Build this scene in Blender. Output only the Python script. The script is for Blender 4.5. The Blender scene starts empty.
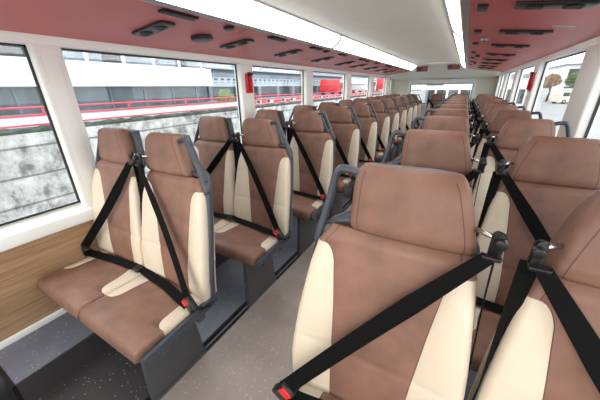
import bpy, bmesh, math, random
from mathutils import Vector, Matrix
random.seed(7)
SC = bpy.context.scene
COL = SC.collection

# ------------------------------------------------------------------ camera
PS, TH, RO = math.radians(29.93), math.radians(22.54), math.radians(-0.85)
Fv = Vector((-math.sin(PS)*math.cos(TH), math.cos(PS)*math.cos(TH), -math.sin(TH)))
Rv = Vector((math.cos(PS), math.sin(PS), 0))
Uv = Rv.cross(Fv)
Rv, Uv = Rv*math.cos(RO)+Uv*math.sin(RO), Uv*math.cos(RO)-Rv*math.sin(RO)
cd = bpy.data.cameras.new('camera')
cam = bpy.data.objects.new('camera', cd)
COL.objects.link(cam)
cam.matrix_world = Matrix(((Rv.x, Uv.x, -Fv.x, 0), (Rv.y, Uv.y, -Fv.y, 0), (Rv.z, Uv.z, -Fv.z, 1.40), (0, 0, 0, 1)))
cd.sensor_width = 36.0
cd.lens = 270.4/600*36
cd.clip_start = 0.02
cd.clip_end = 500
SC.camera = cam

# ------------------------------------------------------------------ sky, sun, exposure
W = bpy.data.worlds.new('overcast_sky')
SC.world = W
W.use_nodes = True
nt = W.node_tree
bg = nt.nodes['Background']
geo = nt.nodes.new('ShaderNodeTexCoord')
sep = nt.nodes.new('ShaderNodeSeparateXYZ')
rmp = nt.nodes.new('ShaderNodeValToRGB')
rmp.color_ramp.elements[0].position = 0.0
rmp.color_ramp.elements[0].color = (0.97, 0.98, 1.0, 1)
rmp.color_ramp.elements[1].position = 0.8
rmp.color_ramp.elements[1].color = (0.97, 0.98, 1.0, 1)
nt.links.new(geo.outputs['Generated'], sep.inputs[0])
nt.links.new(sep.outputs['Z'], rmp.inputs[0])
nt.links.new(rmp.outputs[0], bg.inputs['Color'])
bg.inputs['Strength'].default_value = 2.6
sd = bpy.data.lights.new('sun', 'SUN')
sd.energy = 0.75
sd.angle = math.radians(24)
sd.color = (1.0, 0.80, 0.64)
sun = bpy.data.objects.new('sun', sd)
COL.objects.link(sun)
sun.rotation_euler = Vector((0.05, 1.0, -0.22)).to_track_quat('-Z', 'Y').to_euler()
STRIP_POWER = 5.5
SC.view_settings.view_transform = 'Standard'
SC.view_settings.look = 'None'
SC.view_settings.gamma = 1
SC.view_settings.use_curve_mapping = False
SC.view_settings.exposure = 0.45


# ------------------------------------------------------------------ materials
def lin(c):
    return tuple(((v/255)/12.92 if v/255 <= 0.04045 else ((v/255+0.055)/1.055)**2.4) for v in c)


class NT:
    def __init__(s, name):
        s.m = bpy.data.materials.new(name)
        s.m.use_nodes = True
        s.t = s.m.node_tree
        s.b = s.t.nodes['Principled BSDF']
        s.out = s.t.nodes['Material Output']

    def n(s, k, **kw):
        x = s.t.nodes.new(k)
        for a, v in kw.items():
            if hasattr(x, a):
                setattr(x, a, v)
            else:
                x.inputs[a].default_value = v
        return x

    def l(s, a, b):
        s.t.links.new(a, b)


def mat(name, rgb, rough=0.5, metal=0.0, var=0.0, scale=8.0, bump=0.0, bscale=120.0, coat=0.0, sheen=0.0, stretch=None):
    k = NT(name)
    c = lin(rgb)
    k.b.inputs['Base Color'].default_value = (*c, 1)
    k.b.inputs['Roughness'].default_value = rough
    k.b.inputs['Metallic'].default_value = metal
    if coat:
        k.b.inputs['Coat Weight'].default_value = coat
    if sheen:
        k.b.inputs['Sheen Weight'].default_value = sheen
    tc = k.n('ShaderNodeTexCoord')
    src = tc.outputs['Object']
    if stretch:
        mp = k.n('ShaderNodeMapping')
        mp.inputs['Scale'].default_value = stretch
        k.l(src, mp.inputs[0])
        src = mp.outputs[0]
    if var:
        no = k.n('ShaderNodeTexNoise')
        no.inputs['Scale'].default_value = scale
        no.inputs['Detail'].default_value = 5
        k.l(src, no.inputs['Vector'])
        r = k.n('ShaderNodeValToRGB')
        r.color_ramp.elements[0].position = 0.3
        r.color_ramp.elements[1].position = 0.7
        r.color_ramp.elements[0].color = (*[v*(1-var) for v in c], 1)
        r.color_ramp.elements[1].color = (*[min(1, v*(1+var)) for v in c], 1)
        k.l(no.outputs[0], r.inputs[0])
        k.l(r.outputs[0], k.b.inputs['Base Color'])
    if bump:
        n2 = k.n('ShaderNodeTexNoise')
        n2.inputs['Scale'].default_value = bscale
        n2.inputs['Detail'].default_value = 3
        k.l(src, n2.inputs['Vector'])
        bp = k.n('ShaderNodeBump')
        bp.inputs['Strength'].default_value = bump
        bp.inputs['Distance'].default_value = 0.002
        k.l(n2.outputs[0], bp.inputs['Height'])
        k.l(bp.outputs[0], k.b.inputs['Normal'])
    return k.m


def speckled(name, rgb, fleck, rough=0.45, scale=60.0, thr=0.15, keep=0.45, var=0.12):
    k = NT(name)
    c, f = lin(rgb), lin(fleck)
    k.b.inputs['Roughness'].default_value = rough
    tc = k.n('ShaderNodeTexCoord')
    vo = k.n('ShaderNodeTexVoronoi')
    vo.inputs['Scale'].default_value = scale
    k.l(tc.outputs['Object'], vo.inputs['Vector'])
    lt = k.n('ShaderNodeMath', operation='LESS_THAN')
    lt.inputs[1].default_value = thr
    k.l(vo.outputs['Distance'], lt.inputs[0])
    sx = k.n('ShaderNodeSeparateColor')
    k.l(vo.outputs['Color'], sx.inputs[0])
    gt = k.n('ShaderNodeMath', operation='GREATER_THAN')
    gt.inputs[1].default_value = keep
    k.l(sx.outputs[0], gt.inputs[0])
    mu = k.n('ShaderNodeMath', operation='MULTIPLY')
    k.l(lt.outputs[0], mu.inputs[0])
    k.l(gt.outputs[0], mu.inputs[1])
    no = k.n('ShaderNodeTexNoise')
    no.inputs['Scale'].default_value = 5
    no.inputs['Detail'].default_value = 6
    k.l(tc.outputs['Object'], no.inputs['Vector'])
    r = k.n('ShaderNodeValToRGB')
    r.color_ramp.elements[0].position = 0.3
    r.color_ramp.elements[1].position = 0.7
    r.color_ramp.elements[0].color = (*[v*(1-var) for v in c], 1)
    r.color_ramp.elements[1].color = (*[v*(1+var) for v in c], 1)
    k.l(no.outputs[0], r.inputs[0])
    mx = k.n('ShaderNodeMix', data_type='RGBA')
    k.l(mu.outputs[0], mx.inputs[0])
    k.l(r.outputs[0], mx.inputs[6])
    mx.inputs[7].default_value = (*f, 1)
    k.l(mx.outputs[2], k.b.inputs['Base Color'])
    return k.m


def wood(name):
    k = NT(name)
    k.b.inputs['Roughness'].default_value = 0.5
    tc = k.n('ShaderNodeTexCoord')
    mp = k.n('ShaderNodeMapping')
    mp.inputs['Scale'].default_value = (1, 1.2, 30)
    k.l(tc.outputs['Object'], mp.inputs[0])
    no = k.n('ShaderNodeTexNoise')
    no.inputs['Scale'].default_value = 3
    no.inputs['Detail'].default_value = 7
    no.inputs['Distortion'].default_value = 0.4
    k.l(mp.outputs[0], no.inputs['Vector'])
    r = k.n('ShaderNodeValToRGB')
    e = r.color_ramp.elements
    e[0].position, e[1].position = 0.3, 0.72
    e[0].color = (*lin((150, 115, 84)), 1)
    e[1].color = (*lin((190, 157, 122)), 1)
    m = r.color_ramp.elements.new(0.5)
    m.color = (*lin((172, 138, 104)), 1)
    k.l(no.outputs[0], r.inputs[0])
    k.l(r.outputs[0], k.b.inputs['Base Color'])
    return k.m


def concrete_stained(name):
    k = NT(name)
    k.b.inputs['Roughness'].default_value = 0.9
    tc = k.n('ShaderNodeTexCoord')
    mp = k.n('ShaderNodeMapping')
    mp.inputs['Scale'].default_value = (1, 2.0, 1.5)
    k.l(tc.outputs['Object'], mp.inputs[0])
    no = k.n('ShaderNodeTexNoise')
    no.inputs['Scale'].default_value = 2.2
    no.inputs['Detail'].default_value = 9
    no.inputs['Roughness'].default_value = 0.7
    k.l(mp.outputs[0], no.inputs['Vector'])
    r = k.n('ShaderNodeValToRGB')
    e = r.color_ramp.elements
    e[0].position, e[1].position = 0.38, 0.62
    e[0].color = (*lin((112, 112, 111)), 1)
    e[1].color = (*lin((206, 206, 203)), 1)
    m = r.color_ramp.elements.new(0.48)
    m.color = (*lin((172, 172, 170)), 1)
    k.l(no.outputs[0], r.inputs[0])
    # horizontal pour joints
    sp = k.n('ShaderNodeSeparateXYZ')
    k.l(tc.outputs['Object'], sp.inputs[0])
    md = k.n('ShaderNodeMath', operation='MODULO')
    ad = k.n('ShaderNodeMath', operation='ADD')
    ad.inputs[1].default_value = 10.02
    k.l(sp.outputs[2], ad.inputs[0])
    k.l(ad.outputs[0], md.inputs[0])
    md.inputs[1].default_value = 0.46
    lt = k.n('ShaderNodeMath', operation='LESS_THAN')
    lt.inputs[1].default_value = 0.035
    k.l(md.outputs[0], lt.inputs[0])
    mu = k.n('ShaderNodeMath', operation='MULTIPLY')
    mu.inputs[1].default_value = 0.6
    k.l(lt.outputs[0], mu.inputs[0])
    mx = k.n('ShaderNodeMix', data_type='RGBA')
    k.l(mu.outputs[0], mx.inputs[0])
    k.l(r.outputs[0], mx.inputs[6])
    mx.inputs[7].default_value = (*lin((52, 52, 53)), 1)
    k.l(mx.outputs[2], k.b.inputs['Base Color'])
    return k.m


def glass(name, tint=(0.96, 0.985, 0.985), gl=0.05):
    k = NT(name)
    tr = k.n('ShaderNodeBsdfTransparent')
    tr.inputs[0].default_value = (*tint, 1)
    g = k.n('ShaderNodeBsdfGlossy')
    g.inputs['Roughness'].default_value = 0.02
    lw = k.n('ShaderNodeLayerWeight')
    lw.inputs['Blend'].default_value = 0.5
    pw = k.n('ShaderNodeMath', operation='POWER')
    pw.inputs[1].default_value = 5.0
    k.l(lw.outputs['Facing'], pw.inputs[0])
    fr = k.n('ShaderNodeMath', operation='MULTIPLY_ADD')
    fr.inputs[1].default_value = 0.22
    fr.inputs[2].default_value = 0.03
    k.l(pw.outputs[0], fr.inputs[0])
    mx = k.n('ShaderNodeMixShader')
    k.l(fr.outputs[0], mx.inputs[0])
    k.l(tr.outputs[0], mx.inputs[1])
    k.l(g.outputs[0], mx.inputs[2])
    k.l(mx.outputs[0], k.out.inputs[0])
    return k.m


def emit(name, rgb, s):
    k = NT(name)
    k.b.inputs['Base Color'].default_value = (0.8, 0.8, 0.8, 1)
    k.b.inputs['Emission Color'].default_value = (*rgb, 1)
    k.b.inputs['Emission Strength'].default_value = s
    return k.m


M = dict(
    brown=mat('brown_leather', (134, 99, 83), 0.52, var=0.2, scale=11, bump=0.25, bscale=90),
    cream=mat('cream_leather', (220, 206, 184), 0.5, var=0.05, scale=7, bump=0.1, bscale=260),
    thread=mat('brown_thread', (100, 66, 54), 0.7),
    shell=mat('grey_plastic', (68, 74, 83), 0.42, var=0.05, scale=30, bump=0.15, bscale=500),
    ped=mat('dark_grey_steel', (80, 82, 84), 0.45, var=0.05),
    belt=mat('black_webbing', (7, 7, 8), 0.75, var=0.15, scale=60, bump=0.2, bscale=700),
    black=mat('black_plastic', (24, 25, 27), 0.35),
    red=mat('red_plastic', (214, 40, 48), 0.35),
    chrome=mat('bright_metal', (215, 215, 215), 0.2, 1.0),
    white=mat('white_trim', (247, 248, 243), 0.4, var=0.02, scale=4),
    cream_wall=mat('cream_panel', (216, 214, 205), 0.5, var=0.02, scale=3),
    gasket=mat('black_rubber', (32, 34, 38), 0.5),
    redpanel=mat('red_panel', (212, 102, 106), 0.42, var=0.03, scale=3),
    alu=mat('grey_aluminium', (165, 168, 170), 0.35, 0.6),
    rear=mat('rear_cream_lightened', (240, 236, 222), 0.45, var=0.02, scale=3),  # cream panel lightened in colour to stand in for light missing at the rear
    pbld=mat('pale_grey_cladding', (158, 166, 176), 0.6, var=0.05, scale=2),
    wood=wood('oak_laminate'),
    aisle=speckled('brown_speckled_vinyl', (164, 151, 143), (228, 220, 212)),
    dark=speckled('dark_speckled_vinyl', (66, 63, 64), (190, 195, 190), scale=55),
    plat=speckled('blue_grey_speckled_vinyl', (120, 125, 137), (205, 210, 214), scale=55),
    rubber=mat('black_edge_rubber', (22, 22, 24), 0.5),
    glass=glass('window_glass'),
    lamp=emit('lamp_diffuser', (1.0, 1.0, 0.98), STRIP_POWER),
    conc=concrete_stained('stained_concrete'),
    bwhite=mat('white_cladding', (205, 207, 209), 0.6, var=0.02),
    bgrey=mat('grey_blue_cladding', (112, 120, 129), 0.6, var=0.05, scale=2),
    bglass=mat('building_glazing', (88, 102, 110), 0.25, var=0.45, scale=1.1, stretch=(1, 1.4, 0.5)),
    blight=mat('pale_glazing', (112, 124, 136), 0.25, var=0.25, scale=1.0),
    bdark=mat('dark_opening', (48, 54, 60), 0.6, var=0.2, scale=2),
    hedge=mat('hedge_green', (60, 70, 62), 0.9, var=0.4, scale=9),
    leaf=mat('leaf_green', (72, 92, 52), 0.85, var=0.4, scale=6),
    leaf2=mat('rust_leaf', (112, 88, 68), 0.85, var=0.4, scale=6),
    bark=mat('bark', (90, 72, 58), 0.9, var=0.2),
    pink=mat('red_paint', (206, 62, 84), 0.5),
    vred=mat('vehicle_red', (206, 38, 44), 0.35),
    tarmac=mat('pale_tarmac', (140, 141, 142), 0.9, var=0.06, scale=0.4),
    terrace=mat('terrace_paving', (130, 133, 135), 0.9, var=0.06, scale=0.6),
    vcream=mat('vehicle_cream', (226, 218, 196), 0.4),
    vgreen=mat('vehicle_green', (120, 168, 120), 0.4),
    green=mat('sign_green', (30, 130, 84), 0.5),
    tyre=mat('tyre', (30, 30, 30), 0.8),
    wred=mat('speaker_red', (142, 62, 58), 0.5),
)

M['belt'].node_tree.nodes['Principled BSDF'].inputs['Specular IOR Level'].default_value = 0.15


# ------------------------------------------------------------------ helpers
def tag(o, label=None, cat=None, group=None, kind=None):
    if label:
        o['label'] = label
    if cat:
        o['category'] = cat
    if group:
        o['group'] = group
    if kind:
        o['kind'] = kind
    return o


def empty(name, loc=(0, 0, 0), rz=0):
    o = bpy.data.objects.new(name, None)
    COL.objects.link(o)
    o.location = loc
    o.rotation_euler = (0, 0, rz)
    o.empty_display_size = 0.05
    return o


class MB:
    """collects shapes, links them as one mesh"""
    def __init__(s):
        s.bm = bmesh.new()
        s.mats = []

    def mi(s, m):
        if m is None:
            return 0
        if m not in s.mats:
            s.mats.append(m)
        return s.mats.index(m)

    def face(s, vs, m=None, smooth=False):
        try:
            f = s.bm.faces.new(vs)
        except ValueError:
            return None
        f.material_index = s.mi(m)
        f.smooth = smooth
        return f

    def box(s, a, b, m=None, bev=0.0, seg=2, mtx=None):
        (x0, y0, z0), (x1, y1, z1) = a, b
        x0, x1 = sorted((x0, x1)); y0, y1 = sorted((y0, y1)); z0, z1 = sorted((z0, z1))
        t = bmesh.new()
        vs = [t.verts.new(p) for p in ((x0, y0, z0), (x1, y0, z0), (x1, y1, z0), (x0, y1, z0), (x0, y0, z1), (x1, y0, z1), (x1, y1, z1), (x0, y1, z1))]
        for q in ((0, 3, 2, 1), (4, 5, 6, 7), (0, 1, 5, 4), (1, 2, 6, 5), (2, 3, 7, 6), (3, 0, 4, 7)):
            t.faces.new([vs[i] for i in q])
        if bev:
            bmesh.ops.bevel(t, geom=list(t.edges), offset=bev, segments=seg, profile=0.5, affect='EDGES')
        s._merge(t, m, bool(bev), mtx)
        return s

    def _merge(s, t, m, smooth=False, mtx=None):
        if mtx is not None:
            bmesh.ops.transform(t, matrix=mtx, verts=t.verts)
        k = s.mi(m)
        mp = {}
        for v in t.verts:
            mp[v] = s.bm.verts.new(v.co)
        for f in t.faces:
            g = s.bm.faces.new([mp[v] for v in f.verts])
            g.material_index = k
            g.smooth = smooth
        t.free()

    def prism(s, pts, axis, a, b, m=None, bev=0.0, mtx=None):
        """pts: 2-D outline in the two axes other than `axis`, extruded a..b along it"""
        t = bmesh.new()

        def P(p, w):
            q = list(p)
            q.insert(axis, w)
            return q
        A = [t.verts.new(P(p, a)) for p in pts]
        B = [t.verts.new(P(p, b)) for p in pts]
        n = len(pts)
        t.faces.new(A[::-1])
        t.faces.new(B)
        for i in range(n):
            t.faces.new((A[i], A[(i+1) % n], B[(i+1) % n], B[i]))
        bmesh.ops.recalc_face_normals(t, faces=t.faces)
        if bev:
            bmesh.ops.bevel(t, geom=list(t.edges), offset=bev, segments=2, profile=0.5, affect='EDGES')
        s._merge(t, m, bool(bev), mtx)
        return s

    def cyl(s, p, q, r, m=None, seg=20, r2=None, bev=0.0):
        p, q = Vector(p), Vector(q)
        d = q-p
        t = bmesh.new()
        bmesh.ops.create_cone(t, cap_ends=True, segments=seg, radius1=r, radius2=r if r2 is None else r2, depth=d.length)
        if bev:
            es = [e for e in t.edges if len(e.link_faces) == 2 and any(len(f.verts) > 4 for f in e.link_faces)]
            bmesh.ops.bevel(t, geom=es, offset=bev, segments=2, profile=0.5, affect='EDGES')
        mtx = Matrix.Translation((p+q)/2) @ d.to_track_quat('Z', 'Y').to_matrix().to_4x4()
        s._merge(t, m, True, mtx)
        return s

    def tube(s, pts, r, m=None, seg=10, flat=1.0):
        """tube along points; r a number or list; flat squashes the section in y"""
        pts = [Vector(p) for p in pts]
        n = len(pts)
        rs = r if isinstance(r, (list, tuple)) else [r]*n
        rings = []
        for i, p in enumerate(pts):
            d = (pts[min(i+1, n-1)]-pts[max(i-1, 0)]).normalized()
            ref = Vector((0, 1, 0)) if abs(d.y) < 0.9 else Vector((1, 0, 0))
            u = d.cross(ref).normalized()
            v = u.cross(d).normalized()
            rings.append([s.bm.verts.new(p + u*math.cos(2*math.pi*k/seg)*rs[i] + v*math.sin(2*math.pi*k/seg)*rs[i]*flat) for k in range(seg)])
        for i in range(n-1):
            for k in range(seg):
                s.face((rings[i][k], rings[i][(k+1) % seg], rings[i+1][(k+1) % seg], rings[i+1][k]), m, True)
        s.face(rings[0][::-1], m)
        s.face(rings[-1], m)
        return s

    def ribbon(s, pts, w, m=None, normal=(0, -1, 0), t=0.0022, widths=None):
        pts = [Vector(p) for p in pts]
        n = len(pts)
        rows = []
        for i, p in enumerate(pts):
            d = (pts[min(i+1, n-1)]-pts[max(i-1, 0)]).normalized()
            N = normal[i] if isinstance(normal, list) else normal
            N = Vector(N)
            N = (N - d*N.dot(d)).normalized()
            u = d.cross(N).normalized()
            ww = (widths[i] if widths else w)/2
            rows.append([s.bm.verts.new(p+u*a*ww+N*b*t/2) for a, b in ((-1, -.4), (-1, .4), (-.86, 1), (.86, 1), (1, .4), (1, -.4), (.86, -1), (-.86, -1))])
        for i in range(n-1):
            for k in range(8):
                s.face((rows[i][k], rows[i][(k+1) % 8], rows[i+1][(k+1) % 8], rows[i+1][k]), m, False)
        s.face(rows[0][::-1], m)
        s.face(rows[-1], m)
        return s

    def mesh(s, name):
        me = bpy.data.meshes.new(name)
        bmesh.ops.recalc_face_normals(s.bm, faces=s.bm.faces)
        s.bm.to_mesh(me)
        s.bm.free()
        for m in s.mats:
            me.materials.append(m)
        return me

    def build(s, name, parent=None, loc=None, subsurf=0, m=None):
        if m and not s.mats:
            s.mats.append(m)
        o = bpy.data.objects.new(name, s.mesh(name))
        COL.objects.link(o)
        if parent is not None:
            o.parent = parent
        if loc:
            o.location = loc
        if subsurf:
            md = o.modifiers.new('smooth', 'SUBSURF')
            md.levels = md.render_levels = subsurf
        return o


def bez(P, n=12):
    """Catmull-Rom through points"""
    P = [Vector(p) for p in P]
    Q = [2*P[0]-P[1]] + P + [2*P[-1]-P[-2]]
    out = []
    for i in range(1, len(Q)-2):
        a, b, c, d = Q[i-1:i+3]
        for k in range(n):
            t = k/n
            out.append(0.5*((2*b)+(c-a)*t+(2*a-5*b+4*c-d)*t*t+(3*b-a-3*c+d)*t**3))
    out.append(P[-1])
    return out


def copy_tree(o, parent=None):
    c = o.copy()
    COL.objects.link(c)
    if parent is not None:
        c.parent = parent
    for ch in list(o.children):
        copy_tree(ch, c)
    return c


def structure(o, label):
    return tag(o, label, None, None, 'structure')


# ------------------------------------------------------------------ the bus body (structure)
XL, XR, XC = -1.89, 0.64, -0.625
YF, YB = -1.0, 9.0
ZW = 1.66           # side wall meets the red panels
ZWT, ZWB = 1.615, 0.77

m = MB()
m.box((-1.09, YF, -0.08), (-0.195, YB, -0.03), M['aisle'])
structure(m.build('floor'), 'brown speckled vinyl aisle floor')
m = MB()
m.box((-1.60, YF, -0.08), (-1.092, YB, 0.0), M['dark'])
structure(m.build('floor'), 'dark speckled vinyl floor under the left seats')
m = MB()
m.box((-1.092, YF, -0.08), (-1.082, YB, 0.008), M['rubber'])
m.box((-1.082, YF, -0.03), (-1.066, YB, -0.024), M['plat'])
m.box((-1.066, YF, -0.03), (-1.052, YB, -0.020), M['rubber'])
structure(m.build('trim_1'), 'black edge strip between the left seat floor and the aisle')
m = MB()
m.box((-0.195, YF, -0.08), (XR+0.06, YB, 0.0), M['plat'])
structure(m.build('floor'), 'blue-grey speckled floor under the right seats')
m = MB()
m.box((XL-0.06, 0.06, -0.02), (-1.565, YB, 0.15), M['plat'])
m.box((-1.567, 0.06, 0.0), (-1.560, YB, 0.152), M['dark'])
m.box((XL-0.06, 0.045, -0.02), (-1.56, 0.06, 0.152), M['rubber'])
structure(m.build('floor'), 'raised blue-grey speckled foot ledge along the left wall')
m = MB()
m.box((XL-0.06, YF, -0.08), (-1.60, 0.05, 0.0), M['rubber'])
structure(m.build('floor'), 'black mat in the front left corner')
# blue-grey platform further back under the left seats
m = MB()
m.box((-1.60, 0.60, 0.0), (-1.092, YB, 0.006), M['plat'])
structure(m.build('floor'), 'blue-grey speckled floor behind the first left seat row')

pill_l = [(-0.75, -0.62), (0.66, 0.79), (2.185, 2.37), (3.50, 3.70), (5.05, 5.25), (6.55, 6.75), (8.05, 8.25)]
pill_r = [(-0.75, -0.55), (0.90, 1.10), (2.33, 2.67), (4.08, 4.32), (5.62, 5.84), (7.10, 7.32), (8.45, 8.62)]


def side(name, sgn, X, pills, wlabel):
    """sgn -1: left wall, its inner face at X looking +x"""
    o = sgn
    m = MB()
    m.box((X, YF, 0.15), (X+o*0.08, YB, 0.40), M['wood'])
    m.box((X, YF, 0.40), (X+o*0.08, YB, 0.667), M['wood'])
    structure(m.build('wall_'+name), wlabel+' lower wall of oak laminate')
    m = MB()
    m.box((X-o*0.012, YF, 0.150), (X+o*0.02, YB, 0.188 if o < 0 else 0.06), M['white'], 0.004)
    structure(m.build('baseboard_'+name), 'pale skirting strip on the '+wlabel+' wall')
    m = MB()
    m.box((X-o*0.025, YF, 0.662), (X+o*0.09, YB, 0.735), M['white'], 0.008)
    m.prism([(X-o*0.025, 0.725), (X+o*0.06, ZWB), (X+o*0.09, ZWB), (X+o*0.09, 0.725)], 1, YF, YB, M['white'])
    structure(m.build('trim_2' if o < 0 else 'trim_3'), 'white window sill rail on the '+wlabel+' side')
    m = MB()
    m.box((X-o*0.004, YF, ZWT), (X+o*0.09, YB, ZW+0.02), M['white'], 0.004)
    structure(m.build('wall_'+name), 'white header above the '+wlabel+' windows')
    for k, (a, b) in enumerate(pills):
        m = MB()
        m.box((X-o*0.006, a, ZWB-0.04), (X+o*0.08, b, ZWT+0.01), M['white'], 0.012)
        if o < 0 and k == 1:
            m.box((X+0.004, a+0.028, 0.86), (X+0.010, b-0.028, 1.58), M['white'], 0.004)
        structure(m.build('trim_%d' % (4+k+(0 if o < 0 else 10))), 'white pillar between the %s windows' % wlabel)
    ends = [p for p in pills]
    for k in range(len(ends)):
        a = ends[k][1]
        b = ends[k+1][0] if k+1 < len(ends) else YB-0.35
        if b-a < 0.1:
            continue
        g = MB()
        gx = X+o*0.055
        g.box((gx, a, ZWB), (gx+o*0.005, b, ZWT), M['glass'])
        w = g.build('window_%d' % (k+1+(0 if o < 0 else 7)))
        structure(w, 'side window pane on the '+wlabel+' side')
        f = MB()
        t = 0.010
        for q in (((gx-o*0.012, a, ZWB), (gx, b, ZWB+t)), ((gx-o*0.012, a, ZWT-t), (gx, b, ZWT)),
                  ((gx-o*0.012, a, ZWB), (gx, a+t, ZWT)), ((gx-o*0.012, b-t, ZWB), (gx, b, ZWT))):
            f.box(q[0], q[1], M['gasket'])
        f.build('window_seal', w)
    # the solid end piece by the rear wall
    m = MB()
    m.box((X, YB-0.35, ZWB-0.04), (X+o*0.08, YB, ZWT+0.01), M['cream_wall'])
    structure(m.build('wall_'+name), 'cream panel beside the rear corner')


side('left', -1, XL, pill_l, 'left')
side('right', 1, XR, pill_r, 'right')

# red side ceiling panels: wall z 1.66 at |x|=1.265 from the centre up to 1.736 at 0.568
for s, nm, lab in ((-1, 'trim_31', 'left'), (1, 'trim_32', 'right')):
    def X(d):
        return XC+s*d
    m = MB()
    seams = [YF, 0.10, 1.52, 2.95, 4.38, 5.80, 7.10]
    for a, b in zip(seams[:-1], seams[1:]):
        m.prism([(X(1.265), ZW), (X(0.568), 1.736), (X(0.568), 1.752), (X(1.265), ZW+0.016)], 1, a+0.0018, b-0.0018, M['redpanel'])
        m.prism([(X(1.265), ZW+0.008), (X(0.568), 1.744), (X(0.568), 1.752), (X(1.265), ZW+0.016)], 1, a-0.002, b+0.002, M['gasket'])
    # diagonal rear end
    z0, z1 = ZW, 1.736
    t = bmesh.new()
    lo = [t.verts.new(p) for p in ((X(1.265), 7.1, z0), (X(0.568), 7.1, z1), (X(0.568), 7.3, z1), (X(1.265), 8.95, z0))]
    hi = [t.verts.new(v.co+Vector((0, 0, 0.016))) for v in lo]
    t.faces.new(lo); t.faces.new(hi[::-1])
    for i in range(4):
        t.faces.new((lo[i], lo[(i+1) % 4], hi[(i+1) % 4], hi[i]))
    m._merge(t, M['redpanel'])
    structure(m.build(nm), 'glossy red ceiling panel above the %s windows' % lab)
    # aluminium rail between red panel and lamp
    m = MB()
    m.prism([(X(0.572), 1.730), (X(0.538), 1.726), (X(0.531), 1.735), (X(0.531), 1.760), (X(0.572), 1.760)], 1, YF, 7.25, M['alu'])
    structure(m.build('trim_33' if s < 0 else 'trim_34'), 'grey aluminium rail along the %s light strip' % lab)
    m = MB()
    m.prism([(X(0.452), 1.822), (X(0.428), 1.826), (X(0.428), 1.845), (X(0.452), 1.845)], 1, YF, 7.25, M['alu'])
    structure(m.build('trim_35' if s < 0 else 'trim_36'), 'thin upper rail along the %s light strip' % lab)

# centre ceiling (arched), rear dome, roof closing
m = MB()
N = 10
prof = []
for i in range(N+1):
    d = -0.443+0.886*i/N
    prof.append((XC+d, 1.830+0.045*(1-(d/0.443)**2)))
secs = [YF, 0.9, 2.64, 4.4, 6.0, 7.25]
for a, b in zip(secs[:-1], secs[1:]):
    pts = prof+[(p[0], p[1]+0.02) for p in prof[::-1]]
    m.prism(pts, 1, a+0.0015, b-0.0015, M['cream_wall'])
    m.prism([(p[0], p[1]+0.01) for p in prof]+[(p[0], p[1]+0.02) for p in prof[::-1]], 1, a-0.002, b+0.002, M['alu'])
structure(m.build('ceiling'), 'off-white arched centre ceiling')
m = MB()
# rear dome: slopes from the end of the centre ceiling down to the rear wall, wide behind the diagonals
bm_ = m.bm
rows = []
for j in range(9):
    t = j/8
    y = 7.25+(YB-7.25)*t
    row = []
    for i in range(17):
        d = -1.265+2.53*i/16
        zc = (1.86 if abs(d) < .45 else (1.86-(abs(d)-.45)*1.3 if abs(d) < .56 else 1.765-(abs(d)-.56)*0.128))
        zc += 0.010 if abs(d) > .5 else 0
        zr = 1.56-0.10*(abs(d)/1.265)**3+0.20*(1-t)
        lim = 0.55 if abs(d) < 0.568 else 0.0
        z = zc*(1-t)+zr*t if abs(d) < 0.56 else (ZW+0.10-(abs(d)-.56)*0.109+0.03)*(1-t)+1.56*t+0.0
        row.append(bm_.verts.new((XC+d, y, z)))
    rows.append(row)
for j in range(8):
    for i in range(16):
        m.face((rows[j][i], rows[j][i+1], rows[j+1][i+1], rows[j+1][i]), M['rear'], True)
o = m.build('ceiling')
md = o.modifiers.new('thick', 'SOLIDIFY')
md.thickness = 0.02
md.offset = 1
structure(o, 'off-white ceiling sloping down to the rear window')
m = MB()
m.box((XL-0.08, YF-0.05, 1.93), (XR+0.08, YB+0.1, 1.98), M['bwhite'])
m.box((XL-0.09, YF-0.05, 1.67), (XL-0.03, YB+0.1, 1.95), M['bwhite'])
m.box((XR+0.03, YF-0.05, 1.67), (XR+0.09, YB+0.1, 1.95), M['bwhite'])
structure(m.build('ceiling'), 'outer roof of the bus')

# rear wall with window
RX0, RX1, RZ0, RZ1 = -1.42, 0.15, 0.92, 1.455
m = MB()
m.box((XL-0.05, YB, 0), (XR+0.05, YB+0.06, RZ0), M['rear'])
m.box((XL-0.05, YB, RZ1), (XR+0.05, YB+0.06, 1.93), M['rear'])
m.box((XL-0.05, YB, RZ0), (RX0, YB+0.06, RZ1), M['rear'])
m.box((RX1, YB, RZ0), (XR+0.05, YB+0.06, RZ1), M['rear'])
structure(m.build('wall_back'), 'off-white rear wall')


def rrect(x0, x1, z0, z1, r, n=6):
    out = []
    for cx, cz, a in ((x1-r, z1-r, 0), (x0+r, z1-r, 90), (x0+r, z0+r, 180), (x1-r, z0+r, 270)):
        for k in range(n+1):
            t = math.radians(a+90*k/n)
            out.append((cx+r*math.cos(t), cz+r*math.sin(t)))
    return out


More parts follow.
